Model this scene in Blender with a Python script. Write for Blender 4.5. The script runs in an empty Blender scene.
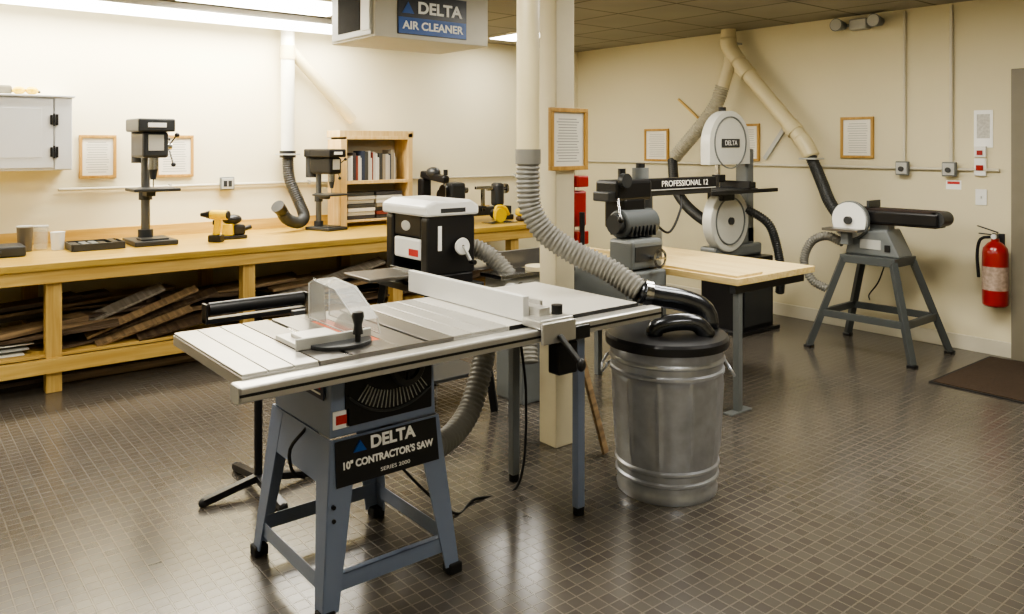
import bpy, bmesh, math, random
from mathutils import Vector, Matrix, Quaternion
random.seed(3)
S=bpy.context.scene
CUR=[None]
def link(o): S.collection.objects.link(o); return o
def G(name,loc=(0,0,0),rotz=0):
    e=bpy.data.objects.new(name,None); e.location=loc; e.rotation_euler=(0,0,rotz); e.empty_display_size=.1
    link(e); CUR[0]=e; return e
def NG(): CUR[0]=None
def add(name,me,mat,loc=(0,0,0),quat=None,smooth=False,bev=0):
    ob=bpy.data.objects.new(name,me); link(ob)
    if mat: ob.data.materials.append(mat)
    ob.location=loc
    if quat is not None: ob.rotation_mode='QUATERNION'; ob.rotation_quaternion=quat
    if smooth and hasattr(me,'polygons'):
        for p in me.polygons: p.use_smooth=True
        if smooth=='auto':
            try: me.set_sharp_from_angle(angle=math.radians(40))
            except Exception: pass
    if bev>0:
        m=ob.modifiers.new('bevel','BEVEL'); m.width=bev; m.segments=2; m.limit_method='ANGLE'
    if CUR[0] is not None:
        ob.parent=CUR[0]; ob.matrix_parent_inverse=Matrix.Translation(-CUR[0].location)
    return ob
def box(name,x0,x1,y0,y1,z0,z1,mat,bev=.003,quat=None):
    me=bpy.data.meshes.new(name); bm=bmesh.new(); bmesh.ops.create_cube(bm,size=1)
    bmesh.ops.scale(bm,vec=(abs(x1-x0),abs(y1-y0),abs(z1-z0)),verts=bm.verts); bm.to_mesh(me); bm.free()
    return add(name,me,mat,((x0+x1)/2,(y0+y1)/2,(z0+z1)/2),quat,False,bev)
def cyl(name,p0,p1,r,mat,r2=None,seg=28,bev=0):
    p0=Vector(p0);p1=Vector(p1);d=p1-p0
    me=bpy.data.meshes.new(name); bm=bmesh.new()
    bmesh.ops.create_cone(bm,cap_ends=True,segments=seg,radius1=r,radius2=r if r2 is None else r2,depth=d.length)
    bm.to_mesh(me); bm.free()
    return add(name,me,mat,(p0+p1)/2,d.to_track_quat('Z','Y'),'auto',bev)
def ball(name,c,r,mat,quat=None):
    if not hasattr(r,'__len__'): r=(r,r,r)
    me=bpy.data.meshes.new(name); bm=bmesh.new(); bmesh.ops.create_uvsphere(bm,u_segments=24,v_segments=14,radius=1)
    bmesh.ops.scale(bm,vec=r,verts=bm.verts); bm.to_mesh(me); bm.free()
    return add(name,me,mat,c,quat,True)
def beam(name,p0,p1,w,h,mat,bev=.002,roll=0):
    p0=Vector(p0);p1=Vector(p1);d=p1-p0
    me=bpy.data.meshes.new(name); bm=bmesh.new(); bmesh.ops.create_cube(bm,size=1)
    bmesh.ops.scale(bm,vec=(w,h,d.length),verts=bm.verts); bm.to_mesh(me); bm.free()
    q=d.to_track_quat('Z','Y')
    if roll: q=q@Quaternion((0,0,1),roll)
    return add(name,me,mat,(p0+p1)/2,q,False,bev)
def lathe(name,c,prof,mat,axis=(0,0,1),seg=48,rib=None):
    me=bpy.data.meshes.new(name); vs=[];fs=[];n=len(prof)
    for i,(r,z) in enumerate(prof):
        for k in range(seg):
            a=2*math.pi*k/seg; rr=r+(rib(a,z) if rib else 0)
            vs.append((rr*math.cos(a),rr*math.sin(a),z))
    for i in range(n-1):
        for k in range(seg):
            k2=(k+1)%seg; fs.append((i*seg+k,i*seg+k2,(i+1)*seg+k2,(i+1)*seg+k))
    me.from_pydata(vs,[],fs); me.update()
    return add(name,me,mat,c,Vector(axis).to_track_quat('Z','Y'),'auto')
def prism(name,poly,plane,t0,t1,mat,bev=0,smooth=False):
    vs=[];n=len(poly)
    for t in (t0,t1):
        for a,b in poly:
            vs.append({'xz':(a,t,b),'yz':(t,a,b),'xy':(a,b,t)}[plane])
    fs=[tuple(range(n)),tuple(range(2*n-1,n-1,-1))]+[(i,i+n,(i+1)%n+n,(i+1)%n) for i in range(n)]
    c=sum((Vector(v) for v in vs),Vector())/len(vs)
    me=bpy.data.meshes.new(name); me.from_pydata([Vector(v)-c for v in vs],[],fs); me.update()
    bm=bmesh.new(); bm.from_mesh(me); bmesh.ops.recalc_face_normals(bm,faces=bm.faces); bm.to_mesh(me); bm.free()
    return add(name,me,mat,c,None,'auto' if smooth else False,bev)
def catmull(pts,step=.008):
    P=[Vector(p) for p in pts]; P=[P[0]*2-P[1]]+P+[P[-1]*2-P[-2]]; out=[]
    for i in range(1,len(P)-2):
        p0,p1,p2,p3=P[i-1:i+3]; n=max(2,int((p2-p1).length/step))
        for k in range(n):
            t=k/n; out.append(.5*((2*p1)+(p2-p0)*t+(2*p0-5*p1+4*p2-p3)*t*t+(3*p1-p0-3*p2+p3)*t**3))
    out.append(P[-2]); return out
def sweep(name,pts,r,mat,rib=0,pitch=.022,seg=18,step=None):
    step=step or (pitch/4 if rib else .02)
    C=catmull(pts,step); vs=[];fs=[]; base=C[0].copy()
    t=(C[1]-C[0]).normalized(); u=t.orthogonal().normalized(); L=0
    for i,c in enumerate(C):
        t2=(C[min(i+1,len(C)-1)]-C[max(i-1,0)]).normalized()
        u=(u-t2*u.dot(t2)).normalized(); v=t2.cross(u)
        if i: L+=(c-C[i-1]).length
        rr=r+(rib*math.sin(2*math.pi*L/pitch) if rib else 0)
        for k in range(seg):
            a=2*math.pi*k/seg; vs.append(c-base+u*rr*math.cos(a)+v*rr*math.sin(a))
    for i in range(len(C)-1):
        for k in range(seg):
            k2=(k+1)%seg; fs.append((i*seg+k,i*seg+k2,(i+1)*seg+k2,(i+1)*seg+k))
    fs.append(tuple(range(seg-1,-1,-1))); fs.append(tuple(range((len(C)-1)*seg,len(C)*seg)))
    me=bpy.data.meshes.new(name); me.from_pydata(vs,[],fs); me.update()
    return add(name,me,mat,base,None,True)
QF={'-y':Matrix.Rotation(math.pi/2,3,'X').to_quaternion(),
    '-x':(Matrix.Rotation(-math.pi/2,3,'Z')@Matrix.Rotation(math.pi/2,3,'X')).to_quaternion(),
    '+z':Matrix.Identity(3).to_quaternion()}
def text(name,s,loc,size,mat,face='-y',bold=0,align='CENTER',sx=1,tilt=0):
    cu=bpy.data.curves.new(name,'FONT'); cu.body=s; cu.size=size; cu.align_x=align; cu.align_y='CENTER'
    cu.extrude=.0006; cu.offset=bold
    q=QF[face]
    if tilt: q=Quaternion((1,0,0),tilt)@q
    ob=add(name,cu,mat,loc,q); ob.scale=(sx,1,1); return ob
# ---------- materials
def lin(c): return tuple(((v/255)/12.92 if v/255<=.04045 else ((v/255+.055)/1.055)**2.4) for v in c)+(1,)
MC={}
def M(name,col,rough=.5,metal=0,var=.08,scale=8,bump=0,stretch=(1,1,1),coat=0,alpha=1,emit=0,trans=0):
    if name in MC: return MC[name]
    m=bpy.data.materials.new(name); m.use_nodes=True; nt=m.node_tree; b=nt.nodes['Principled BSDF']; MC[name]=m
    b.inputs['Roughness'].default_value=rough; b.inputs['Metallic'].default_value=metal
    b.inputs['Coat Weight'].default_value=coat
    if trans: b.inputs['Transmission Weight'].default_value=trans
    if emit: b.inputs['Emission Color'].default_value=lin(col); b.inputs['Emission Strength'].default_value=emit
    tc=nt.nodes.new('ShaderNodeTexCoord'); mp=nt.nodes.new('ShaderNodeMapping'); mp.inputs['Scale'].default_value=stretch
    nz=nt.nodes.new('ShaderNodeTexNoise'); nz.inputs['Scale'].default_value=scale; nz.inputs['Detail'].default_value=4
    nt.links.new(tc.outputs['Object'],mp.inputs[0]); nt.links.new(mp.outputs[0],nz.inputs['Vector'])
    cr=nt.nodes.new('ShaderNodeMix'); cr.data_type='RGBA'
    L=lin(col); cr.inputs[6].default_value=tuple(v*(1-var*1.6) for v in L[:3])+(1,); cr.inputs[7].default_value=tuple(min(1,v*(1+var*1.6)) for v in L[:3])+(1,)
    nt.links.new(nz.outputs['Fac'],cr.inputs[0]); nt.links.new(cr.outputs[2],b.inputs['Base Color'])
    if bump:
        bp=nt.nodes.new('ShaderNodeBump'); bp.inputs['Strength'].default_value=bump; bp.inputs['Distance'].default_value=.01
        nt.links.new(nz.outputs['Fac'],bp.inputs['Height']); nt.links.new(bp.outputs[0],b.inputs['Normal'])
    return m
def wood(name,c1,c2,axis='x',rough=.5,sc=1):
    if name in MC: return MC[name]
    m=bpy.data.materials.new(name); m.use_nodes=True; nt=m.node_tree; b=nt.nodes['Principled BSDF']; MC[name]=m
    b.inputs['Roughness'].default_value=rough
    tc=nt.nodes.new('ShaderNodeTexCoord'); mp=nt.nodes.new('ShaderNodeMapping')
    s={'x':(1.2,22,22),'y':(22,1.2,22),'z':(22,22,1.2)}[axis]; mp.inputs['Scale'].default_value=tuple(v*sc for v in s)
    nz=nt.nodes.new('ShaderNodeTexNoise'); nz.inputs['Scale'].default_value=1.6; nz.inputs['Detail'].default_value=6; nz.inputs['Distortion'].default_value=.6
    cr=nt.nodes.new('ShaderNodeValToRGB'); cr.color_ramp.elements[0].position=.32; cr.color_ramp.elements[1].position=.68
    cr.color_ramp.elements[0].color=lin(c1); cr.color_ramp.elements[1].color=lin(c2)
    nt.links.new(tc.outputs['Object'],mp.inputs[0]); nt.links.new(mp.outputs[0],nz.inputs['Vector'])
    nt.links.new(nz.outputs['Fac'],cr.inputs[0]); nt.links.new(cr.outputs[0],b.inputs['Base Color'])
    return m
def brickmat(name,c1,c2,cm,bw,bh,mortar,rough,bump,var_rough=0,off=0,mixf=.35,spec=.5):
    m=bpy.data.materials.new(name); m.use_nodes=True; nt=m.node_tree; b=nt.nodes['Principled BSDF']
    b.inputs['Specular IOR Level'].default_value=spec
    tc=nt.nodes.new('ShaderNodeTexCoord'); br=nt.nodes.new('ShaderNodeTexBrick'); br.offset=off; br.squash=1
    br.inputs['Scale'].default_value=1; br.inputs['Brick Width'].default_value=bw; br.inputs['Row Height'].default_value=bh
    br.inputs['Mortar Size'].default_value=mortar; br.inputs['Mortar Smooth'].default_value=.3
    br.inputs['Color1'].default_value=lin(c1); br.inputs['Color2'].default_value=lin(c2); br.inputs['Mortar'].default_value=lin(cm)
    nt.links.new(tc.outputs['Object'],br.inputs['Vector'])
    nz=nt.nodes.new('ShaderNodeTexNoise'); nz.inputs['Scale'].default_value=1.3; nz.inputs['Detail'].default_value=5
    nt.links.new(tc.outputs['Object'],nz.inputs['Vector'])
    mx=nt.nodes.new('ShaderNodeMix'); mx.data_type='RGBA'; mx.blend_type='MULTIPLY'; mx.inputs[0].default_value=mixf
    nt.links.new(br.outputs['Color'],mx.inputs[6]); nt.links.new(nz.outputs['Fac'],mx.inputs[7]); nt.links.new(mx.outputs[2],b.inputs['Base Color'])
    bp=nt.nodes.new('ShaderNodeBump'); bp.inputs['Strength'].default_value=bump; bp.inputs['Distance'].default_value=.004; bp.invert=True
    nt.links.new(br.outputs['Fac'],bp.inputs['Height']); nt.links.new(bp.outputs[0],b.inputs['Normal'])
    mr=nt.nodes.new('ShaderNodeMapRange'); mr.inputs[3].default_value=rough-var_rough; mr.inputs[4].default_value=rough+var_rough
    nt.links.new(nz.outputs['Fac'],mr.inputs[0]); nt.links.new(mr.outputs[0],b.inputs['Roughness'])
    return m
FLOOR=brickmat('floor_tile',(92,87,80),(80,75,69),(112,105,94),.052,.052,.0032,.22,.45,.07,spec=.8)
CEIL=brickmat('ceiling_tile',(164,160,146),(158,154,140),(104,98,86),.61,.61,.012,.9,.4,0)
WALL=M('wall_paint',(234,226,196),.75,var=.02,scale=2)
WALLR=M('wall_paint_right_dim',(212,203,172),.75,var=.02,scale=2)  # wall cream darkened: dimmer light on the right side put into the colour
TRIM=M('trim_paint',(202,196,176),.5,var=.03)
PINE=wood('pine_x',(190,152,74),(212,180,104),'x')
PINEZ=wood('pine_z',(184,148,76),(210,178,106),'z')
PINEL=wood('pine_light',(216,180,116),(234,206,150),'z')
PINEY=wood('pine_y',(212,184,122),(232,210,154),'y')
DARKW=wood('dark_wood',(58,46,36),(104,86,66),'x'); MIDW=wood('mid_wood',(104,84,60),(156,132,98),'x'); GREYW=wood('weathered_wood',(120,112,100),(160,152,138),'x')
BENCH=wood('bench_top_wood',(172,138,58),(198,166,82),'x',.3)
OAK=wood('oak_frame',(158,120,56),(190,150,78),'z')
PAPER=M('paper',(226,222,208),.8,var=.02); INK=M('ink_grey',(160,158,150),.8)
BLACK=M('black_plastic',(22,22,24),.4); BLACKM=M('black_metal',(28,28,30),.35,.3); RUBBER=M('rubber',(18,18,18),.7)
BLUEG=M('blue_grey_paint',(118,130,154),.36,.0,var=.05,coat=.3)
GREY=M('machine_grey',(108,112,112),.4,var=.06); LGREY=M('light_grey',(178,178,172),.4,var=.04); DGREY=M('dark_grey',(46,48,50),.4,var=.08)
STANDG=M('stand_grey_green',(70,74,74),.4,var=.06)
IRON=M('cast_iron',(120,117,112),.3,.75,var=.12,scale=14,stretch=(1,.2,1)); ALU=M('aluminium',(198,196,190),.3,.7,var=.04,scale=20)
STEELW=M('wing_steel',(180,178,172),.34,.5,var=.08,scale=10)
LAM=M('laminate_top',(196,193,184),.28,var=.03); CHROME=M('chrome',(170,170,170),.2,1,var=.02)
WHITE=M('white_plastic',(226,226,222),.35,var=.02); YELLOW=M('yellow_plastic',(226,190,30),.4); RED=M('red_paint',(150,20,18),.3,coat=.5)
PVC=M('pvc_cream',(206,194,156),.4,var=.06,scale=4); PVCW=M('pvc_white',(226,224,210),.4,var=.04)
HOSE=M('flex_hose_grey',(118,116,108),.5,var=.1); HOSEB=M('flex_hose_black',(50,51,50),.45,var=.1)
BLUE=M('label_blue',(20,76,150),.4); SIGNB=M('sign_dark',(18,20,26),.35); LABW=M('label_white',(240,240,236),.5,var=.01); REDL=M('label_red',(180,44,40),.5)
ORANGE=M('orange_plate',(196,96,54),.5)
GALV=M('galvanised',(186,190,198),.36,.72,var=.2,scale=16,bump=.03); GALVD=M('galvanised_dark',(84,86,90),.22,.85,var=.1)
LAMP=M('lamp_diffuser',(255,250,238),.5,var=0,emit=11)
MAT=M('mat_brown',(62,48,34),.95,var=.3,scale=80,bump=.6)
def clear():
    m=bpy.data.materials.new('clear_acrylic'); m.use_nodes=True; b=m.node_tree.nodes['Principled BSDF']
    b.inputs['Base Color'].default_value=(.8,.82,.8,1); b.inputs['Roughness'].default_value=.1; b.inputs['Alpha'].default_value=.2; return m
CLEAR=clear()
# ---------- room
BX,BY,H=6.47,6.79,2.64
NG()
box('floor',-3,BX+.1,-2.6,BY+.1,-.1,0,FLOOR,0)
box('ceiling',-3,BX+.1,-2.6,BY+.1,H,H+.1,CEIL,0)
box('wall_back',-3,BX+.1,BY,BY+.1,0,H,WALL,0)
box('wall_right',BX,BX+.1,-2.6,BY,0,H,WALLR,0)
box('wall_left',-3.1,-3,-2.6,BY,0,H,WALL,0)
box('wall_front',-3,BX,-2.7,-2.6,0,H,WALL,0)
box('baseboard_right',BX-.015,BX,2.2,BY-.015,0,.11,TRIM,.003)
box('baseboard_back',-3,BX,BY-.015,BY,0,.11,TRIM,.003)
DJ=M('door_jamb_paint',(120,114,98),.5)
G('door_1',(BX,1.7,0))
box('panel',BX-.03,BX-.002,1.2,2.08,.01,2.0,M('door_brown',(96,74,54),.5),.004)
box('jamb_a',BX-.05,BX-.001,2.08,2.215,0,2.1,DJ,.004); box('jamb_b',BX-.05,BX-.001,1.1,1.2,0,2.1,DJ,.004)
box('head',BX-.05,BX-.001,1.2,2.08,2.0,2.1,DJ,.004)
cyl('knob',(BX-.1,1.3,1.0),(BX-.03,1.3,1.0),.025,CHROME)
NG()
G('door_mat',(5.88,1.85,0)); box('pad',5.4,6.36,1.35,2.32,.001,.012,MAT,.004); box('border',5.38,6.38,1.33,2.34,.0005,.007,RUBBER,.002)
G('support_post',(2.79,3.09,0))
box('shaft',2.725,2.855,3.02,3.15,0,H,M('post_paint',(206,197,168),.6,var=.04),.006)
def troffer(x0,x1,y0,y1,power,e=9):
    G('ceiling_light_panel',((x0+x1)/2,(y0+y1)/2,H))
    box('frame',x0-.02,x1+.02,y0-.02,y1+.02,H-.02,H-.001,TRIM,.002); box('diffuser',x0,x1,y0,y1,H-.028,H-.015,LAMP,.002)
    la=bpy.data.lights.new('lamp','AREA'); la.shape='RECTANGLE'; la.size=x1-x0; la.size_y=y1-y0; la.energy=power; la.color=(1,.95,.85)
    o=bpy.data.objects.new('lamp',la); link(o); o.location=((x0+x1)/2,(y0+y1)/2,H-.035); o.parent=CUR[0]; o.matrix_parent_inverse=Matrix.Translation(-CUR[0].location)
troffer(1.75,2.95,5.5,6.1,34); troffer(4.84,5.14,5.75,6.35,12)
troffer(.6,1.8,2.2,2.8,32); troffer(3.4,4.6,1.3,1.9,22); troffer(3.9,4.5,2.4,3.6,26); troffer(-1.4,-.2,4.0,4.6,26); troffer(.6,1.8,-1,-.4,16)  # unseen panels, added to light the room from overhead and behind the camera
G('strip_light',(1.4,6.42,2.58))
box('housing',-.6,3.42,6.30,6.54,2.585,2.635,WHITE,.004); box('tube_cover',-.58,3.40,6.32,6.52,2.53,2.586,LAMP,.02)
la=bpy.data.lights.new('lamp','AREA'); la.shape='RECTANGLE'; la.size=4; la.size_y=.2; la.energy=92; la.color=(1,.94,.82)
o=bpy.data.objects.new('lamp',la); link(o); o.location=(1.4,6.42,2.515); o.parent=CUR[0]; o.matrix_parent_inverse=Matrix.Translation(-CUR[0].location)
# ---------- frames
def frame(name,face,a0,a1,z0,z1,plane,wood_=OAK,bw=.022,rows=13):
    def bx(n,p0,p1,q0,q1,d0,d1,m,bev=.002):
        if face=='-y': box(n,p0,p1,plane-d1,plane-d0,q0,q1,m,bev)
        else: box(n,plane-d1,plane-d0,p0,p1,q0,q1,m,bev)
    a0,a1=min(a0,a1),max(a0,a1); c=(a0+a1)/2
    G(name,(c,plane,(z0+z1)/2) if face=='-y' else (plane,c,(z0+z1)/2))
    bx('backing',a0+.005,a1-.005,z0+.005,z1-.005,.001,.012,PAPER)
    bx('frame_top',a0,a1,z1-bw,z1,.001,.025,wood_); bx('frame_bottom',a0,a1,z0,z0+bw,.001,.025,wood_)
    bx('frame_l',a0,a0+bw,z0+bw,z1-bw,.001,.025,wood_); bx('frame_r',a1-bw,a1,z0+bw,z1-bw,.001,.025,wood_)
    hh=z1-z0-2*bw-.06
    for i in range(rows):
        z=z1-bw-.035-hh*i/(rows-1); e=.03+(.02 if i in(0,4) else random.random()*.02)
        bx('print_line_%d'%i,a0+bw+e*.8,a1-bw-e,z-.003,z+.002,.012,.0128,INK,0)
frame('framed_notice','-y',1.24,1.50,1.295,1.627,BY); frame('framed_notice','-y',1.79,2.085,1.29,1.63,BY)
frame('framed_notice','-x',5.415,5.74,1.38,1.72,BX); frame('framed_notice','-x',4.33,4.6,1.40,1.75,BX); frame('framed_notice','-x',3.245,3.53,1.44,1.786,BX)
frame('framed_notice','-y',2.67,2.93,1.42,1.74,3.02,rows=16)
# ---------- wall services
G('wall_conduit',(3,BY,1.215)); cyl('pipe',(1.1,BY-.02,1.215),(6.4,BY-.02,1.215),.012,TRIM)
for x in(1.9,3.1,4.3,5.5): box('clip_%d'%x,x-.01,x+.01,BY-.035,BY-.001,1.195,1.235,LGREY,.002)
G('outlet_box',(2.35,BY,1.22)); box('box',2.29,2.41,BY-.06,BY-.034,1.17,1.28,GREY,.006); box('cover',2.30,2.40,BY-.066,BY-.06,1.18,1.27,LGREY,.003)
for i in(0,1): box('socket_%d'%i,2.315+i*.04,2.345+i*.04,BY-.069,BY-.066,1.2,1.25,DGREY,.002)
G('wall_conduit',(BX,4,1.365)); cyl('pipe',(BX-.02,2.3,1.365),(BX-.02,6.6,1.365),.012,TRIM)
cyl('riser_a',(BX-.02,2.99,1.4),(BX-.02,2.99,H-.02),.011,TRIM); cyl('riser_b',(BX-.02,2.635,1.4),(BX-.02,2.635,H-.02),.013,TRIM)
for n,y in(('outlet_box',2.99),('switch_box',2.635)):
    G(n,(BX,y,1.37)); box('box',BX-.07,BX-.033,y-.05,y+.05,1.31,1.42,GREY,.006); box('cover',BX-.077,BX-.07,y-.042,y+.042,1.32,1.41,LGREY,.003)
    cyl('dial',(BX-.09,y,1.36),(BX-.077,y,1.36),.02,DGREY)
G('switch_label',(BX,2.62,1.24)); box('plate',BX-.004,BX-.001,2.57,2.68,1.21,1.28,LABW,0); box('stripe',BX-.005,BX-.004,2.58,2.67,1.25,1.27,REDL,0)
G('emergency_light',(BX,3.33,2.5)); box('body',BX-.09,BX-.001,3.27,3.42,2.51,2.60,LGREY,.01)
for i,y in enumerate((3.18,3.5)):
    cyl('head_%d'%i,(BX-.15,y,2.56),(BX-.03,y,2.56),.055,GREY,.035); cyl('lens_%d'%i,(BX-.155,y,2.56),(BX-.148,y,2.56),.048,LGREY)
    cyl('arm_%d'%i,(BX-.04,3.33,2.56),(BX-.04,y,2.56),.012,GREY)
G('fire_notice',(BX,2.42,1.68)); box('plate',BX-.006,BX-.001,2.35,2.48,1.53,1.81,LABW,.001); box('print',BX-.007,BX-.006,2.37,2.46,1.6,1.78,M('print_grey',(190,188,180),.8,var=.3,scale=60),0)
G('fire_alarm_pull',(BX,2.43,1.45)); box('plate',BX-.03,BX-.001,2.39,2.47,1.46,1.54,WHITE,.003); box('lever',BX-.04,BX-.03,2.41,2.45,1.475,1.51,RED,.003)
box('lower_plate',BX-.03,BX-.001,2.39,2.47,1.32,1.45,WHITE,.003); box('lower_handle',BX-.04,BX-.03,2.405,2.455,1.36,1.4,RED,.003)
G('light_switch',(BX,2.43,1.16)); box('plate',BX-.008,BX-.001,2.39,2.47,1.1,1.22,WHITE,.003); box('toggle',BX-.02,BX-.008,2.424,2.436,1.15,1.17,WHITE,.002)
ey=2.30; ex=BX-.10
G('fire_extinguisher',(ex,ey,.4))
lathe('cylinder',(ex,ey,.38),[(0,0),(.07,0),(.082,.012),(.084,.05),(.084,.38),(.078,.42),(.05,.455),(.028,.47),(.026,.49),(0,.49)],RED)
cyl('valve',(ex,ey,.865),(ex,ey,.91),.02,CHROME); beam('lever_top',(ex,ey-.02,.915),(ex,ey+.12,.955),.018,.008,BLACKM); beam('lever_bottom',(ex,ey-.02,.895),(ex,ey+.11,.90),.018,.008,BLACKM)
cyl('gauge',(ex-.035,ey,.885),(ex-.02,ey,.885),.018,WHITE); sweep('hose',[(ex,ey+.02,.88),(ex-.02,ey+.09,.86),(ex-.03,ey+.11,.75),(ex-.03,ey+.10,.58)],.011,RUBBER)
lathe('label_band',(ex,ey,.5),[(.0850,0),(.0852,.0),(.0852,.17),(.0850,.17)],M('ext_label',(170,150,134),.6,var=.5,scale=40))
box('bracket',BX-.02,BX-.001,ey-.03,ey+.03,.42,.9,DGREY,.002); box('foot_hook',BX-.12,BX-.018,ey-.02,ey+.02,.37,.38,DGREY,.001)
# ---------- wall cabinet
CABW=M('cabinet_white',(216,218,220),.4,var=.02)
G('wall_cabinet',(.7,6.6,1.37))
box('carcass',.25,1.144,6.49,BY-.001,1.369,1.898,CABW,.004); box('top_moulding',.24,1.16,6.46,BY-.001,1.89,1.905,CABW,.003)
box('door',.26,1.02,6.472,6.49,1.385,1.88,CABW,.006); box('stile',1.03,1.14,6.472,6.49,1.375,1.888,CABW,.004)
box('door_panel',.34,.95,6.469,6.473,1.46,1.81,CABW,.002)
for i,z in enumerate((1.50,1.73)):
    box('hinge_%d'%i,1.0,1.016,6.462,6.472,z-.035,z+.035,BLACKM,.002); box('hinge_leaf_%d'%i,1.034,1.052,6.462,6.472,z-.04,z+.04,BLACKM,.002); cyl('hinge_pin_%d'%i,(1.025,6.462,z-.045),(1.025,6.462,z+.045),.006,BLACKM)
G('safety_goggles',(.85,6.6,1.905))
for i in(0,1): ball('lens_%d'%i,(.82+i*.08,6.55,1.935),(.04,.03,.028),YELLOW)
sweep('strap',[(.78,6.56,1.93),(.80,6.66,1.94),(.9,6.68,1.945),(.95,6.58,1.93)],.009,BLACK); box('glove',.70,.78,6.55,6.65,1.906,1.97,M('glove',(120,116,100),.9),.015)
# ---------- bench
ZB=.82
G('workbench',(2,6.2,0))
box('top',-1.6,5.15,5.62,BY-.002,ZB-.045,ZB,BENCH,.004); box('apron',-1.6,5.15,5.64,5.68,ZB-.13,ZB-.045,PINE,.004)
box('back_curb',-1.6,5.15,BY-.03,BY-.003,ZB,ZB+.09,PINE,.003)
for i,x in enumerate((-.34,.9,2.14,3.38,4.62)):
    box('leg_front_%d'%i,x-.045,x+.045,5.68,5.77,0,ZB-.045,PINEZ,.004); box('leg_back_%d'%i,x-.045,x+.045,6.6,6.69,0,ZB-.045,PINEZ,.004)
    box('cross_%d'%i,x-.02,x+.02,5.77,6.6,.12,.22,PINEY,.003)
box('shelf_rail',-1.6,5.15,5.645,5.68,.13,.22,PINE,.003); box('shelf_board',-1.6,5.15,5.70,6.7,.22,.24,PINE,.002)
G('lumber_pile',(1.6,6.1,.24))
zz={}
for i in range(120):
    L=random.uniform(.5,1.5); x=random.uniform(-.3,4.3); y=random.uniform(5.85,6.45); k=int(x*2); z=zz.get(k,.242); t=random.uniform(.012,.035)
    if z>.46: continue
    an=random.uniform(-.2,.2); til=random.uniform(-.05,.09)
    m=random.choice([DARKW,DARKW,MIDW,MIDW,GREYW,DARKW,PINE if i%4==0 else GREYW])
    q=(Matrix.Rotation(an,3,'Z')@Matrix.Rotation(-til,3,'Y')).to_quaternion()
    h=t/2+abs(math.sin(til))*L/2
    box('board_%d'%i,x-L/2,x+L/2,y-random.uniform(.05,.14),y+.07,z+h-t/2,z+h+t/2,m,.001,q); zz[k]=z+t+.01
for i in range(6):
    box('sheet_%d'%i,-.4,.75+i*.03,5.75+.03*i,5.95,.244+i*.025,.25+i*.025,LGREY if i%2 else PAPER,.001)
for i,(xa,ya,za,xb,yb_,zb) in enumerate(((1.10,5.80,.30,1.80,5.78,.54),(1.05,5.86,.26,1.95,5.82,.50),(2.3,5.82,.36,3.3,5.8,.60),(1.15,5.75,.25,1.75,5.74,.41),(1.4,5.74,.26,2.05,5.735,.36),(.98,5.9,.33,1.6,5.88,.56))):
    beam('leaning_board_%d'%i,(xa,ya,za),(xb,yb_,zb),.07+.02*(i%3),.018,(MIDW,DARKW,GREYW)[i%3],.001,.3)
G('floor_lumber',(1.6,6.0,0))
for i in range(14):
    x=random.uniform(.2,3.5); L=random.uniform(.8,1.6); box('board_%d'%i,x-L/2,x+L/2,5.82+.05*i,5.86+.05*i,.002,.02+.05*random.random(),random.choice([DARKW,MIDW]),.001)
def drill_press(name,x,y,z,s,bodym,rot=0):
    G(name,(x,y,z),rot)
    box('base',x-.14*s,x+.14*s,y-.2*s,y+.16*s,z+.001,z+.035*s,DGREY,.008); box('base_rib',x-.09*s,x+.09*s,y-.15*s,y-.02*s,z+.035*s,z+.045*s,DGREY,.003)
    cyl('column_collar',(x,y+.1*s,z+.035*s),(x,y+.1*s,z+.09*s),.05*s,DGREY)
    cyl('column',(x,y+.1*s,z+.03*s),(x,y+.1*s,z+.7*s),.03*s,M('column_steel',(110,112,114),.3,.8))
    cyl('table_clamp',(x,y+.1*s,z+.30*s),(x,y+.1*s,z+.39*s),.045*s,DGREY); box('table_arm',x-.03*s,x+.03*s,y-.05*s,y+.07*s,z+.33*s,z+.37*s,DGREY,.005)
    box('table',x-.15*s,x+.15*s,y-.22*s,y+.04*s,z+.37*s,z+.392*s,DGREY,.006)
    box('head',x-.085*s,x+.085*s,y-.17*s,y+.16*s,z+.60*s,z+.78*s,bodym,.02); prism('belt_guard',[(x-.12*s,y-.2*s),(x+.12*s,y-.2*s),(x+.13*s,y+.1*s),(x+.09*s,y+.24*s),(x-.09*s,y+.24*s),(x-.13*s,y+.1*s)],'xy',z+.78*s,z+.87*s,bodym,.012)
    box('front_label',x-.06*s,x+.06*s,y-.203*s,y-.2*s,z+.81*s,z+.84*s,LABW,.001); box('front_plate',x-.05*s,x+.05*s,y-.174*s,y-.17*s,z+.65*s,z+.76*s,LGREY,.002)
    cyl('quill',(x,y-.1*s,z+.52*s),(x,y-.1*s,z+.60*s),.035*s,CHROME); cyl('chuck',(x,y-.1*s,z+.45*s),(x,y-.1*s,z+.52*s),.018*s,DGREY,.03*s); cyl('bit',(x,y-.1*s,z+.40*s),(x,y-.1*s,z+.45*s),.005*s,CHROME)
    cyl('motor',(x,y+.2*s,z+.56*s),(x,y+.2*s,z+.78*s),.07*s,DGREY)
    cyl('feed_hub',(x+.085*s,y-.06*s,z+.68*s),(x+.13*s,y-.06*s,z+.68*s),.025*s,CHROME)
    for k in range(3):
        a=k*2.094+.4; e=(x+.14*s,y-.06*s+.13*s*math.cos(a),z+.68*s+.13*s*math.sin(a)); cyl('feed_arm_%d'%k,(x+.11*s,y-.06*s,z+.68*s),e,.006*s,CHROME); ball('feed_knob_%d'%k,e,.017*s,BLACK)
drill_press('benchtop_drill_press',1.62,6.3,ZB,1.06,DGREY)
drill_press('benchtop_mortiser',3.06,6.36,ZB,.80,BLACKM,.3)
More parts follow.
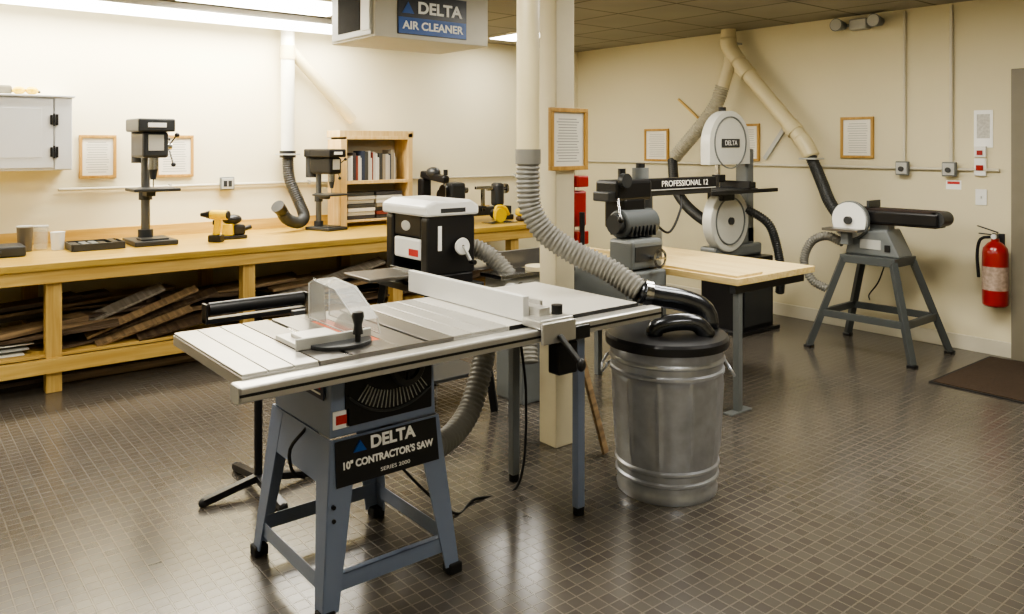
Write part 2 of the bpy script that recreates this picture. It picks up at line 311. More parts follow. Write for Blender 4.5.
def cdrill(x,y,z,rot,m):
    G('cordless_drill',(x,y,z),rot)
    box('battery',x-.05,x+.05,y-.035,y+.035,z+.001,z+.055,BLACK,.008)
    beam('handle',(x,y,z+.05),(x-.02,y,z+.18),.04,.05,m,.012); cyl('motor_body',(x-.09,y,z+.205),(x+.04,y,z+.205),.037,m,bev=.006); cyl('gearbox',(x+.04,y,z+.205),(x+.075,y,z+.205),.034,BLACK,.026)
    cyl('chuck',(x+.075,y,z+.205),(x+.12,y,z+.205),.024,BLACK,.014); box('trigger',x+.01,x+.025,y-.01,y+.01,z+.13,z+.165,BLACK,.003); cyl('rear_cap',(x-.10,y,z+.205),(x-.09,y,z+.205),.03,BLACK)
cdrill(2.03,6.06,ZB,2.35,YELLOW)
G('finishing_sander',(2.2,6.2,ZB)); box('pad',2.10,2.30,6.14,6.25,ZB+.001,ZB+.03,BLACK,.006); cyl('body',(2.17,6.2,ZB+.03),(2.17,6.2,ZB+.12),.05,YELLOW,.045,bev=.004); box('body_black',2.2,2.29,6.15,6.24,ZB+.03,ZB+.11,BLACK,.015); ball('grip',(2.2,6.2,ZB+.15),(.075,.05,.04),BLACK); cyl('dust_port',(2.26,6.2,ZB+.06),(2.36,6.24,ZB+.08),.018,BLACK)
for i,(x,y,r,h,m) in enumerate(((1.02,6.3,.045,.12,WHITE),(.93,6.4,.05,.16,CLEAR),(.83,6.35,.05,.17,M('jar_dark',(90,84,74),.3)))):
    G('storage_jar',(x,y,ZB)); lathe('body',(x,y,ZB+.001),[(0,0),(r*.85,0),(r,h),(r*.92,h),(r*.8,.01),(0,.008)],m); cyl('lid' if i else 'rim',(x,y,ZB+h-.004),(x,y,ZB+h+.006),r*1.03,LGREY if i else WHITE)
G('parts_tray',(1.25,6.2,ZB)); box('base',1.08,1.40,6.1,6.35,ZB+.001,ZB+.012,DGREY,.003); box('side_a',1.08,1.40,6.09,6.1,ZB+.001,ZB+.05,DGREY,.002); box('side_b',1.08,1.40,6.35,6.36,ZB+.001,ZB+.05,DGREY,.002); box('side_c',1.07,1.08,6.1,6.35,ZB+.001,ZB+.05,DGREY,.002); box('side_d',1.40,1.41,6.1,6.35,ZB+.001,ZB+.05,DGREY,.002)
for i in range(5): box('item_%d'%i,1.09+.06*i,1.135+.06*i,6.12,6.33,ZB+.013,ZB+.04+.03*random.random(),random.choice([GREY,BLACKM,DGREY]),.004)
G('plastic_case',(.6,6.2,ZB)); box('body',.4,.8,6.05,6.3,ZB+.001,ZB+.07,DGREY,.012); sweep('handle',[(.55,6.05,ZB+.04),(.55,6.02,ZB+.04),(.65,6.02,ZB+.04),(.65,6.05,ZB+.04)],.006,BLACK)
# dust pipe back wall
G('dust_pipe',(2.85,6.66,1.5))
cyl('riser',(2.85,6.66,1.5),(2.85,6.66,H-.003),.058,PVCW); cyl('gate',(2.85,6.66,1.44),(2.85,6.66,1.5),.07,BLACK); box('gate_slide',2.77,2.93,6.58,6.74,1.462,1.474,LGREY,.001)
cyl('collar',(2.85,6.66,2.3),(2.85,6.66,2.42),.066,PVC); cyl('branch',(2.87,6.68,2.40),(3.50,6.70,1.78),.05,PVC)
sweep('flex_hose',[(2.85,6.66,1.45),(2.86,6.64,1.25),(2.92,6.58,1.05),(2.93,6.5,.93),(2.84,6.42,.89),(2.72,6.36,.93),(2.66,6.32,.99)],.048,HOSEB,.004,.02)
G('hose_nozzle',(2.6,6.3,.9)); cyl('nozzle',(2.655,6.315,1.0),(2.60,6.28,1.05),.05,BLACK,.056)
# bookshelf
G('bookshelf',(3.6,6.55,ZB)); x0,x1,y0,y1=3.24,3.98,6.42,6.68
box('side_l',x0,x0+.06,y0,y1,ZB+.001,1.60,PINEL,.002); box('side_r',x1-.05,x1,y0,y1,ZB+.001,1.66,PINEL,.002); box('top',x0-.01,x1+.01,y0,y1,1.62,1.68,PINEL,.002)
box('rail_mid',x0+.06,x1-.05,y0,y1,1.20,1.23,PINEL,.002); box('shelf_low',x0+.06,x1-.05,y0,y1,.86,.88,PINEL,.002); box('back',x0+.03,x1-.03,y1-.01,y1,.88,1.62,M('shelf_back',(168,160,138),.7),0)
box('lintel_0',x0+.06,x1-.05,y0-.002,y0+.02,1.60,1.63,PINEL,.002)
G('books',(3.6,6.55,1.2)); x=x0+.08
cols=[(206,202,190),(60,58,60),(214,212,204),(52,60,80),(150,140,120),(230,228,220),(70,70,66),(130,60,46),(190,186,176)]
i=0
while x<x1-.16:
    w=random.uniform(.01,.035); h=random.uniform(.2,.28); c=random.choice(cols); box('book_%d'%i,x,x+w,y0+.03,y0+.19,1.231,1.231+h,M('book%s'%(c,),c,.6),.001); x+=w+.001; i+=1
for k in range(14):
    c=random.choice(cols); sx=x0+.08+(k%2)*.29; box('magazine_%d'%k,sx,sx+.27,y0+.01+random.random()*.03,y0+.2,.881+(k//2)*.035,.912+(k//2)*.035,M('book%s'%(c,),c,.6),.001)
G('mini_lathe',(4.5,6.2,ZB)); box('bed',4.2,4.95,6.14,6.24,ZB+.05,ZB+.13,DGREY,.006); box('foot_a',4.22,4.32,6.08,6.3,ZB+.001,ZB+.05,DGREY,.006); box('foot_b',4.82,4.93,6.08,6.3,ZB+.001,ZB+.05,DGREY,.006)
box('headstock',4.2,4.38,6.11,6.27,ZB+.13,ZB+.38,DGREY,.03); cyl('spindle',(4.38,6.19,ZB+.30),(4.44,6.19,ZB+.30),.03,CHROME); cyl('handwheel',(4.16,6.19,ZB+.30),(4.19,6.19,ZB+.30),.06,BLACKM)
box('tailstock',4.76,4.86,6.13,6.25,ZB+.13,ZB+.36,DGREY,.03); cyl('tail_quill',(4.68,6.19,ZB+.30),(4.9,6.19,ZB+.30),.016,CHROME); cyl('tail_wheel',(4.9,6.19,ZB+.30),(4.92,6.19,ZB+.30),.05,CHROME); box('tool_rest_post',4.53,4.56,6.06,6.09,ZB+.10,ZB+.31,CHROME,.002); box('tool_rest',4.45,4.65,6.05,6.08,ZB+.31,ZB+.34,CHROME,.003); box('rest_base',4.52,4.57,6.05,6.2,ZB+.13,ZB+.15,DGREY,.002)
cyl('headstock_motor',(4.22,6.32,ZB+.25),(4.42,6.32,ZB+.25),.06,BLACKM)
G('scroll_saw',(4.0,6.1,ZB)); box('base',3.86,4.14,5.9,6.3,ZB+.001,ZB+.05,BLACKM,.01); box('pillar',3.95,4.05,6.2,6.3,ZB+.05,ZB+.42,BLACKM,.02); beam('upper_arm',(4.0,6.28,ZB+.46),(4.0,5.88,ZB+.42),.07,.07,BLACKM,.02); ball('motor',(4.0,6.1,ZB+.48),(.06,.08,.05),DGREY); box('table',3.88,4.12,5.88,6.12,ZB+.2,ZB+.22,CHROME,.004); cyl('table_post',(4,6.0,ZB+.05),(4,6.0,ZB+.2),.04,BLACKM); cyl('blade',(4,5.9,ZB+.22),(4,5.9,ZB+.40),.003,CHROME); cyl('knob',(4.0,5.9,ZB+.46),(4,5.9,ZB+.51),.02,BLACK)
G('circular_saw',(4.6,5.86,ZB)); box('shoe',4.45,4.75,5.8,5.97,ZB+.001,ZB+.008,CHROME,.001); cyl('guard',(4.6,5.86,ZB+.075),(4.6,5.90,ZB+.075),.066,YELLOW); cyl('motor',(4.6,5.90,ZB+.08),(4.6,5.98,ZB+.08),.045,BLACK); sweep('handle',[(4.54,5.88,ZB+.10),(4.58,5.9,ZB+.15),(4.67,5.9,ZB+.14),(4.72,5.9,ZB+.07)],.016,YELLOW)
G('belt_sander',(4.95,5.9,ZB)); box('body',4.83,5.08,5.84,5.95,ZB+.05,ZB+.12,YELLOW,.02); box('belt',4.82,5.09,5.86,5.93,ZB+.001,ZB+.05,DARKW,.02); sweep('handle',[(4.86,5.9,ZB+.11),(4.89,5.9,ZB+.155),(5.0,5.9,ZB+.155),(5.04,5.9,ZB+.1)],.014,BLACK)
# ---------- planer + stand
x0,x1,y0,y1,z0=2.44,2.75,3.77,4.22,.75
G('planer_stand',(2.6,4,0)); box('top',x0-.05,x1+.05,y0-.04,y1+.04,z0-.04,z0-.001,DGREY,.004); box('shelf',x0-.06,x1+.06,y0-.06,y1+.06,.22,.24,DGREY,.003)
for i,(sx,sy) in enumerate(((-1,-1),(1,-1),(1,1),(-1,1))):
    cx,cy=(x0+x1)/2,(y0+y1)/2; beam('leg_%d'%i,(cx+sx*.17,cy+sy*.25,z0-.04),(cx+sx*.24,cy+sy*.32,.001),.04,.04,BLACKM)
G('thickness_planer',(2.6,4,z0))
box('base',x0,x1,y0,y1,z0+.001,z0+.06,BLACKM,.008)
box('bed',x0-.02,x1+.02,y0+.06,y1-.06,z0+.06,z0+.085,CHROME,.003)
box('infeed_table',x0-.33,x0-.02,y0+.07,y1-.07,z0+.05,z0+.07,IRON,.004); box('outfeed_table',x1+.02,x1+.28,y0+.07,y1-.07,z0+.05,z0+.07,IRON,.004)
SP=[(x0-.01,z0+.06),(x1+.01,z0+.06),(x1+.01,z0+.38),(x1-.03,z0+.43),(x0+.03,z0+.43),(x0-.01,z0+.38)]
prism('side_near',SP,'xz',y0-.005,y0+.07,BLACK,.012); prism('side_far',SP,'xz',y1-.07,y1+.005,BLACK,.012)
box('cutterhead',x0+.03,x1-.03,y0+.07,y1-.07,z0+.19,z0+.34,BLACKM,.01); box('head_front',x0-.005,x0+.03,y0+.08,y1-.08,z0+.14,z0+.26,WHITE,.012); box('head_front_upper',x0+.0,x0+.03,y0+.08,y1-.08,z0+.27,z0+.40,BLACK,.008)
prism('hood',[(x0-.03,z0+.395),(x1+.03,z0+.395),(x1+.03,z0+.45),(x1-.03,z0+.485),(x0+.04,z0+.485),(x0-.03,z0+.455)],'xz',y0-.02,y1+.02,WHITE,.014)
box('hood_skirt',x0+.02,x1,y0+.07,y1-.07,z0+.34,z0+.395,WHITE,.006)
box('badge',x0-.008,x0-.004,y0+.10,y0+.2,z0+.16,z0+.2,REDL,.001); box('hood_label',x0+.07,x1-.07,y0-.0215,y0-.02,z0+.415,z0+.44,DGREY,0)
ball('oval_emblem',(x0-.002,y0+.24,z0+.33),(.004,.05,.03),LGREY)
lathe('crank_wheel',(x0+.20,y0-.035,z0+.22),[(.01,0),(.045,0),(.05,.012),(.045,.02),(.01,.02)],WHITE,(0,-1,0)); cyl('crank_axle',(x0+.20,y0-.05,z0+.22),(x0+.20,y0,z0+.22),.014,CHROME)
beam('crank_arm',(x0+.20,y0-.06,z0+.22),(x0+.25,y0-.06,z0+.13),.024,.012,WHITE); cyl('crank_grip',(x0+.25,y0-.1,z0+.13),(x0+.25,y0-.055,z0+.13),.014,BLACK)
box('gauge_plate',x0+.06,x0+.085,y0-.008,y0-.004,z0+.2,z0+.34,LABW,.001)
sweep('dust_hose',[(x1-.02,3.95,z0+.17),(x1+.10,3.93,z0+.18),(x1+.20,3.86,z0+.12),(x1+.26,3.75,z0+.0),(x1+.27,3.62,z0-.16),(x1+.2,3.5,.3)],.052,HOSE,.005,.024)
G('benchtop_jointer',(3.1,3.6,0))
box('stand',3.02,3.4,3.64,3.9,.001,.62,GREY,.01); box('bed_base',2.9,3.44,3.66,3.86,.62,.76,LGREY,.015); box('infeed',2.85,3.16,3.63,3.84,.765,.79,CHROME,.003); box('outfeed',3.2,3.44,3.63,3.84,.765,.79,CHROME,.003)
box('fence',2.95,3.40,3.82,3.84,.79,.9,IRON,.003); cyl('guard',(3.18,3.68,.79),(3.18,3.68,.815),.085,M('disc_cream',(220,206,170),.5)); cyl('knob',(2.93,3.60,.70),(2.93,3.66,.70),.04,WHITE)
G('roller_stand',(1.35,3.5,0))
cyl('roller',(1.14,3.5,.84),(1.57,3.5,.84),.028,BLACK); box('bracket',1.12,1.59,3.475,3.525,.78,.80,BLACKM,.003)
for i,x in enumerate((1.125,1.585)): box('ear_%d'%i,x-.005,x+.005,3.47,3.53,.78,.865,BLACKM,.002)
cyl('post',(1.36,3.5,.05),(1.36,3.5,.78),.018,BLACKM)
for i,(dx,dy) in enumerate(((-.25,-.02),(.25,-.02),(0,.28),(0,-.28))):
    beam('foot_%d'%i,(1.36,3.5,.06),(1.36+dx,3.5+dy,.02),.035,.03,BLACKM); ball('pad_%d'%i,(1.36+dx,3.5+dy,.019),.019,RUBBER)
# ---------- TABLE SAW
SAW=G('table_saw',(1.4,2.65,0)); T=.865
box('wing_left_frame',.862,1.112,2.35,3.035,T-.045,T-.008,STEELW,.003)
for i in range(3): box('wing_left_rib_%d'%i,.864+i*.083,.864+i*.083+.079,2.352,3.033,T-.008,T,STEELW,.002)
box('table_core',1.115,1.625,2.35,3.035,T-.04,T-.01,DGREY,.002)
for i,(a,b) in enumerate(((1.115,1.215),(1.232,1.335),(1.405,1.508),(1.525,1.625))): box('table_top_%d'%i,a,b,2.35,3.035,T-.0105,T,IRON,.001)
box('table_top_back',1.335,1.405,2.9,3.035,T-.0105,T,IRON,.001); box('table_top_front',1.335,1.405,2.35,2.48,T-.0105,T,IRON,.001); box('throat_insert',1.337,1.403,2.482,2.898,T-.012,T-.001,ORANGE,.001)
box('table_edge',1.113,1.627,2.347,2.352,T-.05,T,IRON,.001)
box('wing_right_frame',1.628,1.878,2.35,3.035,T-.045,T-.008,STEELW,.003)
for i in range(3): box('wing_right_rib_%d'%i,1.630+i*.083,1.630+i*.083+.079,2.352,3.033,T-.008,T,STEELW,.002)
box('extension_table',1.88,2.60,2.352,3.033,T-.03,T,LAM,.002); box('extension_edge',1.885,2.598,2.348,2.352,T-.035,T,BLACK,0)
box('rail_front_bar',.83,2.64,2.315,2.348,T-.075,T-.015,ALU,.003); box('rail_front_tube',.82,2.64,2.25,2.315,T-.055,T-.008,ALU,.006); box('rail_groove',.82,2.64,2.247,2.251,T-.036,T-.028,BLACK,0)
box('rail_cap_l',.816,.82,2.25,2.316,T-.056,T-.007,LGREY,.002); box('rail_cap_r',2.64,2.648,2.25,2.316,T-.056,T-.007,BLACK,.003)
box('scale',.95,2.6,2.258,2.266,T-.0085,T-.007,M('scale_white',(226,224,214),.4,var=.3,scale=60),0)
box('rail_rear',1.0,2.62,3.037,3.07,T-.06,T-.015,ALU,.003)
fx=1.99
box('fence_body',fx,fx+.055,2.30,3.13,T+.004,T+.06,ALU,.003); box('fence_face',fx-.03,fx-.001,2.36,3.20,T+.003,T+.10,M('fence_face_white',(214,214,210),.3,.1,var=.02),.002); box('fence_face_r',fx+.056,fx+.07,2.36,3.12,T+.003,T+.075,ALU,.002)
box('fence_head',fx-.05,fx+.12,2.235,2.345,T-.004,T+.03,ALU,.006); box('fence_head_front',fx-.05,fx+.12,2.222,2.236,T-.06,T+.02,ALU,.005); cyl('fence_knob',(fx+.09,2.30,T+.03),(fx+.09,2.30,T+.065),.022,BLACK)
beam('fence_lever',(fx+.03,2.22,T-.03),(fx+.06,2.14,T-.12),.03,.014,BLACK,.005); ball('fence_lever_grip',(fx+.062,2.135,T-.13),(.018,.018,.025),BLACK)
box('fence_front_block',fx+.09,fx+.2,2.225,2.246,T-.065,T-.012,BLACK,.006)
lathe('blade',(1.37,2.66,T-.06),[(0.0,-.0012),(.125,-.0012),(.125,.0012),(0,.0012)],CHROME,(1,0,0),seg=60)
GP=[(2.50,T+.015),(2.90,T+.015),(2.90,T+.15),(2.86,T+.165),(2.68,T+.155),(2.52,T+.07)]
prism('guard_side_l',GP,'yz',1.325,1.329,CLEAR); prism('guard_side_r',GP,'yz',1.411,1.415,CLEAR)
beam('guard_top',(1.37,2.68,T+.157),(1.37,2.86,T+.167),.09,.004,CLEAR,0); beam('guard_slope',(1.37,2.515,T+.067),(1.37,2.68,T+.157),.09,.004,CLEAR,0)
for i,(g0,g1) in enumerate(zip(GP,GP[1:]+GP[:1])):
    for xx in (1.327,1.413): beam('guard_edge_%d'%i,(xx,g0[0],g0[1]),(xx,g1[0],g1[1]),.004,.004,LGREY,0)
prism('splitter',[(2.84,T-.0),(3.03,T-.0),(3.02,T+.06),(2.95,T+.16),(2.86,T+.14)],'yz',1.3685,1.3715,CHROME); box('splitter_bracket',1.34,1.40,3.071,3.10,T-.12,T+.01,DGREY,.003)
# cabinet
bx0,bx1,by0,by1=1.2,1.6,2.44,2.9
zt=.57; za=.415
prism('cabinet',[(bx0-.01,zt),(bx1+.01,zt),(bx1+.0,.825),(bx0-.0,.825)],'xz',by0,by1,BLUEG,.006)
box('cabinet_front_panel',bx0+.045,bx1-.01,by0-.006,by0,.60,.80,BLACKM,.004)
for k in range(19):
    a=math.radians(232+k*4.2); c=(1.43,.86); r0,r1=.165,.225
    beam('tilt_tick_%d'%k,(c[0]+r0*math.cos(a),by0-.0075,c[1]+r0*math.sin(a)),(c[0]+r1*math.cos(a),by0-.0075,c[1]+r1*math.sin(a)),.007,.002,LGREY,0)
arc=[(1.43+.235*math.cos(math.radians(t)),by0-.010,.86+.235*math.sin(math.radians(t))) for t in range(222,318,8)]
sweep('tilt_slot_rim',arc,.004,DGREY)
lathe('handwheel',(1.45,by0-.07,.785),[(.045,-.008),(.062,-.01),(.07,0),(.062,.01),(.045,.008),(.045,-.008)],BLACK,(0,-1,0)); cyl('handwheel_hub',(1.45,by0-.085,.785),(1.45,by0,.785),.018,BLACKM)
for k in range(3):
    a=k*2.094+.5; beam('handwheel_spoke_%d'%k,(1.45,by0-.07,.785),(1.45+.055*math.cos(a),by0-.07,.785+.055*math.sin(a)),.016,.008,BLACK)
box('side_label_dark',bx0-.014,bx0-.010,by0+.04,by0+.36,.69,.78,M('label_navy',(52,56,78),.5),.001)
for k in range(4): box('side_label_line_%d'%k,bx0-.0155,bx0-.014,by0+.06,by0+.32-.03*k,.705+k*.018,.711+k*.018,REDL if k%2 else LABW,0)
box('side_sticker',bx0+.0,bx0+.06,by0-.006,by0-.001,.60,.66,LABW,.001); box('side_sticker_mark',bx0+.01,bx0+.05,by0-.007,by0-.006,.615,.645,REDL,0)
# stand
fxx=(1.135,1.665); fyy=(2.375,2.965)
tx=(bx0-.012,bx1+.012); ty=(by0-.012,by1+.012)
k=(zt-za)/zt
ax=[tx[i]+(fxx[i]-tx[i])*k for i in(0,1)]; ay=[ty[i]+(fyy[i]-ty[i])*k for i in(0,1)]
def quad(name,pts,mat,th=.004):
    me=bpy.data.meshes.new(name); c=sum((Vector(p) for p in pts),Vector())/len(pts)
    me.from_pydata([Vector(p)-c for p in pts],[],[tuple(range(len(pts)))]); me.update(); o=add(name,me,mat,c); m=o.modifiers.new('s','SOLIDIFY'); m.thickness=th; m.offset=0; return o
quad('apron_front',[(tx[0],ty[0],zt),(tx[1],ty[0],zt),(ax[1],ay[0],za),(ax[0],ay[0],za)],BLUEG); quad('apron_back',[(tx[0],ty[1],zt),(tx[1],ty[1],zt),(ax[1],ay[1],za),(ax[0],ay[1],za)],BLUEG)
quad('apron_left',[(tx[0],ty[0],zt),(tx[0],ty[1],zt),(ax[0],ay[1],za),(ax[0],ay[0],za)],BLUEG); quad('apron_right',[(tx[1],ty[0],zt),(tx[1],ty[1],zt),(ax[1],ay[1],za),(ax[1],ay[0],za)],BLUEG)
for i in(0,1):
    for j in(0,1):
        sx=1 if i==0 else -1; sy=1 if j==0 else -1
        top=Vector((tx[i],ty[j],zt)); bot=Vector((fxx[i],fyy[j],.03)); w0,w1=.10,.055
        quad('leg_x_%d%d'%(i,j),[top,top+Vector((sx*w0,0,0)),bot+Vector((sx*w1,0,0)),bot],BLUEG,.006); quad('leg_y_%d%d'%(i,j),[top,top+Vector((0,sy*w0,0)),bot+Vector((0,sy*w1,0)),bot],BLUEG,.006)
        box('foot_%d%d'%(i,j),bot.x-.012+(0 if i==0 else -.03),bot.x+.042+(0 if i==0 else -.03),bot.y-.012+(0 if j==0 else -.03),bot.y+.042+(0 if j==0 else -.03),.001,.04,RUBBER,.006)
for j in (0,1): cyl('leg_bolt_%d'%j,((fxx[0]+.05),2.396,.36-.045*j),((fxx[0]+.05),2.41,.36-.045*j),.007,BLACKM)
kz=.11; kk=(zt-kz)/(zt-.03)
lx=[tx[i]+(fxx[i]-tx[i])*kk for i in(0,1)]; ly=[ty[i]+(fyy[i]-ty[i])*kk for i in(0,1)]
box('stretcher_front',lx[0]+.01,lx[1]-.01,ly[0]+.004,ly[0]+.008,.085,.14,BLUEG,.001); box('stretcher_front_lip',lx[0]+.01,lx[1]-.01,ly[0]+.004,ly[0]+.03,.136,.14,BLUEG,.001)
box('stretcher_back',lx[0]+.01,lx[1]-.01,ly[1]-.008,ly[1]-.004,.085,.14,BLUEG,.001)
box('stretcher_left',lx[0]+.004,lx[0]+.008,ly[0],ly[1],.085,.14,BLUEG,.001); box('stretcher_right',lx[1]-.008,lx[1]-.004,ly[0],ly[1],.085,.14,BLUEG,.001)
slope=(ty[0]-ay[0])/(zt-za); tl=math.atan(slope)
def yb(z): return ty[0]-slope*(zt-z)
BZ=zt-.004
quad('banner',[(bx0-.002,yb(BZ)-.010,BZ),(bx1-.005,yb(BZ)-.010,BZ),(bx1+.0,yb(za+.002)-.010,za+.002),(bx0-.002,yb(za+.002)-.010,za+.002)],SIGNB,.003)
text('banner_title','DELTA',(1.415,yb(.537)-.0135,.537),.056,LABW,'-y',.002,sx=1.05,tilt=-tl); prism('banner_logo',[(1.262,.519),(1.312,.519),(1.287,.556)],'xz',yb(.537)-.017,yb(.537)-.011,BLUE)
text('banner_model','10" CONTRACTOR\'S SAW',(1.397,yb(.482)-.0135,.482),.033,LABW,'-y',.0013,sx=.93,tilt=-tl); text('banner_series','SERIES 2000',(1.42,yb(.44)-.0135,.44),.018,LABW,'-y',sx=1.3,tilt=-tl)
cyl('motor',(1.3,3.12,.60),(1.55,3.12,.60),.085,DGREY,bev=.01); box('motor_mount',1.3,1.5,2.9,3.06,.57,.60,DGREY,.004); box('belt_cover',1.56,1.60,2.86,3.2,.5,.70,BLACKM,.02)
for j,y in enumerate((2.43,2.86)):
    box('ext_leg_%d'%j,2.30,2.34,y-.018,y+.018,.03,T-.03,BLUEG if j==0 else GREY,.003); cyl('ext_leg_foot_%d'%j,(2.32,y,.001),(2.32,y,.03),.024,RUBBER)
beam('ext_brace',(2.16,2.42,T-.05),(2.31,2.42,T-.22),.03,.006,BLACKM)
box('switch_box',2.05,2.15,2.255,2.32,T-.2,T-.075,BLACKM,.008)
sweep('dust_hose',[(1.58,2.75,.40),(1.75,2.82,.30),(1.95,2.90,.25),(2.12,2.96,.31),(2.24,3.02,.45),(2.33,3.08,.60),(2.42,3.12,.74)],.05,HOSE,.005,.024)
sweep('power_cord',[(1.6,3.1,.5),(1.75,2.95,.2),(1.9,2.75,.012),(2.05,2.8,.008),(2.28,2.78,.02),(2.35,2.81,.4),(2.28,2.8,.8)],.006,RUBBER)
sweep('switch_cord',[(1.19,2.62,.56),(1.13,2.62,.5),(1.14,2.62,.42),(1.19,2.64,.38)],.006,RUBBER)
G('mitre_gauge',(1.2,2.45,T))
box('bar',1.217,1.23,2.36,2.85,T-.0095,T-.001,CHROME,.001)
pl=[(1.26+.11*math.cos(a),2.50-.09*math.sin(a)) for a in [math.pi*k/16 for k in range(17)]]
prism('head',pl,'xy',T+.001,T+.014,DGREY,.002); box('face',1.10,1.38,2.50,2.512,T+.001,T+.04,LGREY,.003)
box('push_board',1.11,1.30,2.513,2.70,T+.001,T+.018,LAM,.003); box('push_board_block',1.14,1.27,2.53,2.64,T+.018,T+.032,LAM,.003)
cyl('knob_stem',(1.30,2.45,T+.01),(1.30,2.45,T+.05),.01,BLACK); lathe('knob',(1.30,2.45,T+.04),[(0,0),(.018,0),(.014,.03),(.022,.06),(.018,.075),(0,.078)],BLACK)
# ---------- cyclone trash can
cx,cy=2.83,2.385
G('galvanised_trash_can',(cx,cy,0))
prof=[(0,.004),(.213,.004),(.222,.0),(.226,.02),(.222,.035),(.2235,.07),(.232,.078),(.232,.088),(.2245,.095),(.226,.12),(.2345,.128),(.2345,.138),(.2275,.146)]
prof+=[(.2285+.021*t,.15+.38*t) for t in [k/14 for k in range(0,15)]]
prof+=[(.258,.54),(.258,.552),(.251,.56),(.252,.585),(.259,.592),(.259,.602),(.253,.61),(.257,.655),(.266,.665),(.266,.678),(.254,.682)]
def ribf(a,z):
    if .15<z<.53: return .009*max(0,math.cos(a*11))**10*max(0,min(1,(z-.15)/.05,(.53-z)/.05))
    return 0
lathe('body',(cx,cy,0),prof,GALV,seg=264,rib=ribf)
lathe('lid',(cx,cy,.68),[(.268,-.03),(.276,-.028),(.278,.006),(.268,.018),(.2,.026),(.1,.03),(0,.031)],M('lid_dark',(62,62,64),.28,.6))
for s in(-1,1): sweep('handle_%d'%s,[(cx+s*.18-.05,cy-s*.19-.05,.575),(cx+s*.2-.05,cy-s*.21-.05,.53),(cx+s*.2+.05,cy-s*.21+.05,.53),(cx+s*.18+.05,cy-s*.19+.05,.575)],.006,GALV)
sweep('inlet_elbow',[(cx-.075,cy+.10,.875),(cx-.0,cy+.055,.855),(cx+.09,cy+.0,.835),(cx+.17,cy-.05,.80),(cx+.195,cy-.075,.755),(cx+.185,cy-.085,.705)],.052,GALVD)
cyl('inlet_band',(cx-.06,cy+.09,.873),(cx-.03,cy+.073,.866),.060,CHROME)
sweep('outlet_elbow',[(cx-.12,cy-.03,.70),(cx-.115,cy-.04,.742),(cx-.06,cy-.09,.765),(cx+.02,cy-.15,.76),(cx+.07,cy-.18,.70)],.038,GALVD)
px,py=2.455,2.92
G('dust_duct',(px,py,1.5))
cyl('riser',(px,py,1.50),(px,py,H-.002),.055,PVC); cyl('coupling',(px,py,1.46),(px,py,1.53),.061,HOSE)
sweep('flex_hose',[(px,py,1.49),(px,py,1.36),(px+.01,py-.01,1.24),(px+.06,py-.06,1.13),(px+.15,py-.16,1.04),(px+.25,py-.30,.96),(cx-.07,cy+.097,.878)],.054,HOSE,.005,.022)
G('push_stick_board',(2.87,2.8,0)); beam('board',(2.86,2.80,.012),(2.79,3.0,.74),.05,.015,MIDW)
G('bar_clamp',(2.9,3.1,1.2)); box('bar',2.885,2.895,3.06,3.09,1.02,1.42,CHROME,.001); box('fixed_jaw',2.86,2.94,3.0,3.10,1.33,1.39,RED,.006); box('sliding_jaw',2.86,2.94,3.0,3.10,1.03,1.10,RED,.006); cyl('handle',(2.89,3.0,.98),(2.89,3.0,1.2),.014,BLACK); box('red_grip',2.86,2.955,3.03,3.1,1.12,1.31,RED,.012)
# ---------- radial arm saw and table
G('radial_arm_saw',(3.9,3.5,0))
box('table',3.85,4.66,2.72,4.1,.745,.785,PINEY,.003); box('table_insert',3.87,4.12,2.74,3.35,.786,.80,PINEY,.002); box('fence_board',3.86,3.9,3.35,4.08,.786,.84,PINEY,.002)
box('under_rail',3.88,4.6,2.76,2.80,.69,.745,DGREY,.002); box('under_rail_far',3.88,4.6,3.9,3.94,.69,.745,DGREY,.002)
box('leg_near',3.91,3.95,2.76,2.80,.006,.69,GREY,.003); box('leg_near_foot',3.83,4.03,2.75,2.81,.0005,.008,GREY,.001)
box('leg_far',4.5,4.54,3.9,3.94,.001,.69,GREY,.003)
box('stand_body',3.5,3.86,3.25,3.85,.48,.78,GREY,.012)
for i,(lx_,ly_) in enumerate(((3.52,3.27),(3.84,3.27),(3.52,3.83),(3.84,3.83))): box('stand_leg_%d'%i,lx_-.02,lx_+.02,ly_-.02,ly_+.02,.001,.5,GREY,.002)
box('column_base',3.86,4.06,3.44,3.66,.786,1.02,GREY,.03); cyl('column',(3.95,3.55,.9),(3.95,3.55,1.40),.055,GREY); cyl('column_collar',(3.95,3.55,1.12),(3.95,3.55,1.3),.08,DGREY); cyl('column_cap',(3.95,3.55,1.38),(3.95,3.55,1.43),.03,BLACK)
box('arm',3.86,4.65,3.46,3.54,1.25,1.33,BLACKM,.012); text('arm_text','PROFESSIONAL 12',(4.3,3.458,1.292),.055,LABW,'-y',sx=1.1); box('arm_trim',3.88,4.63,3.455,3.46,1.252,1.258,LGREY,0)
box('arm_lower_rail',3.9,4.6,3.47,3.53,1.215,1.25,DGREY,.003)
box('carriage',3.58,3.9,3.4,3.6,1.20,1.33,BLACKM,.02); cyl('carriage_wheel',(3.62,3.36,1.33),(3.62,3.40,1.33),.045,DGREY); cyl('carriage_knob',(3.72,3.5,1.33),(3.72,3.5,1.40),.025,BLACK); box('yoke',3.64,3.84,3.40,3.58,1.02,1.22,BLACKM,.02)
box('head_bracket',3.52,3.62,3.42,3.56,1.20,1.26,DGREY,.008); cyl('lock_lever',(3.56,3.38,1.22),(3.50,3.30,1.10),.008,CHROME); ball('lock_knob',(3.50,3.30,1.10),.02,BLACK)
cyl('motor',(3.60,3.42,1.06),(3.90,3.42,1.06),.088,M('motor_grey',(78,82,84),.4),bev=.012); cyl('motor_cap',(3.56,3.42,1.06),(3.60,3.42,1.06),.06,DGREY)
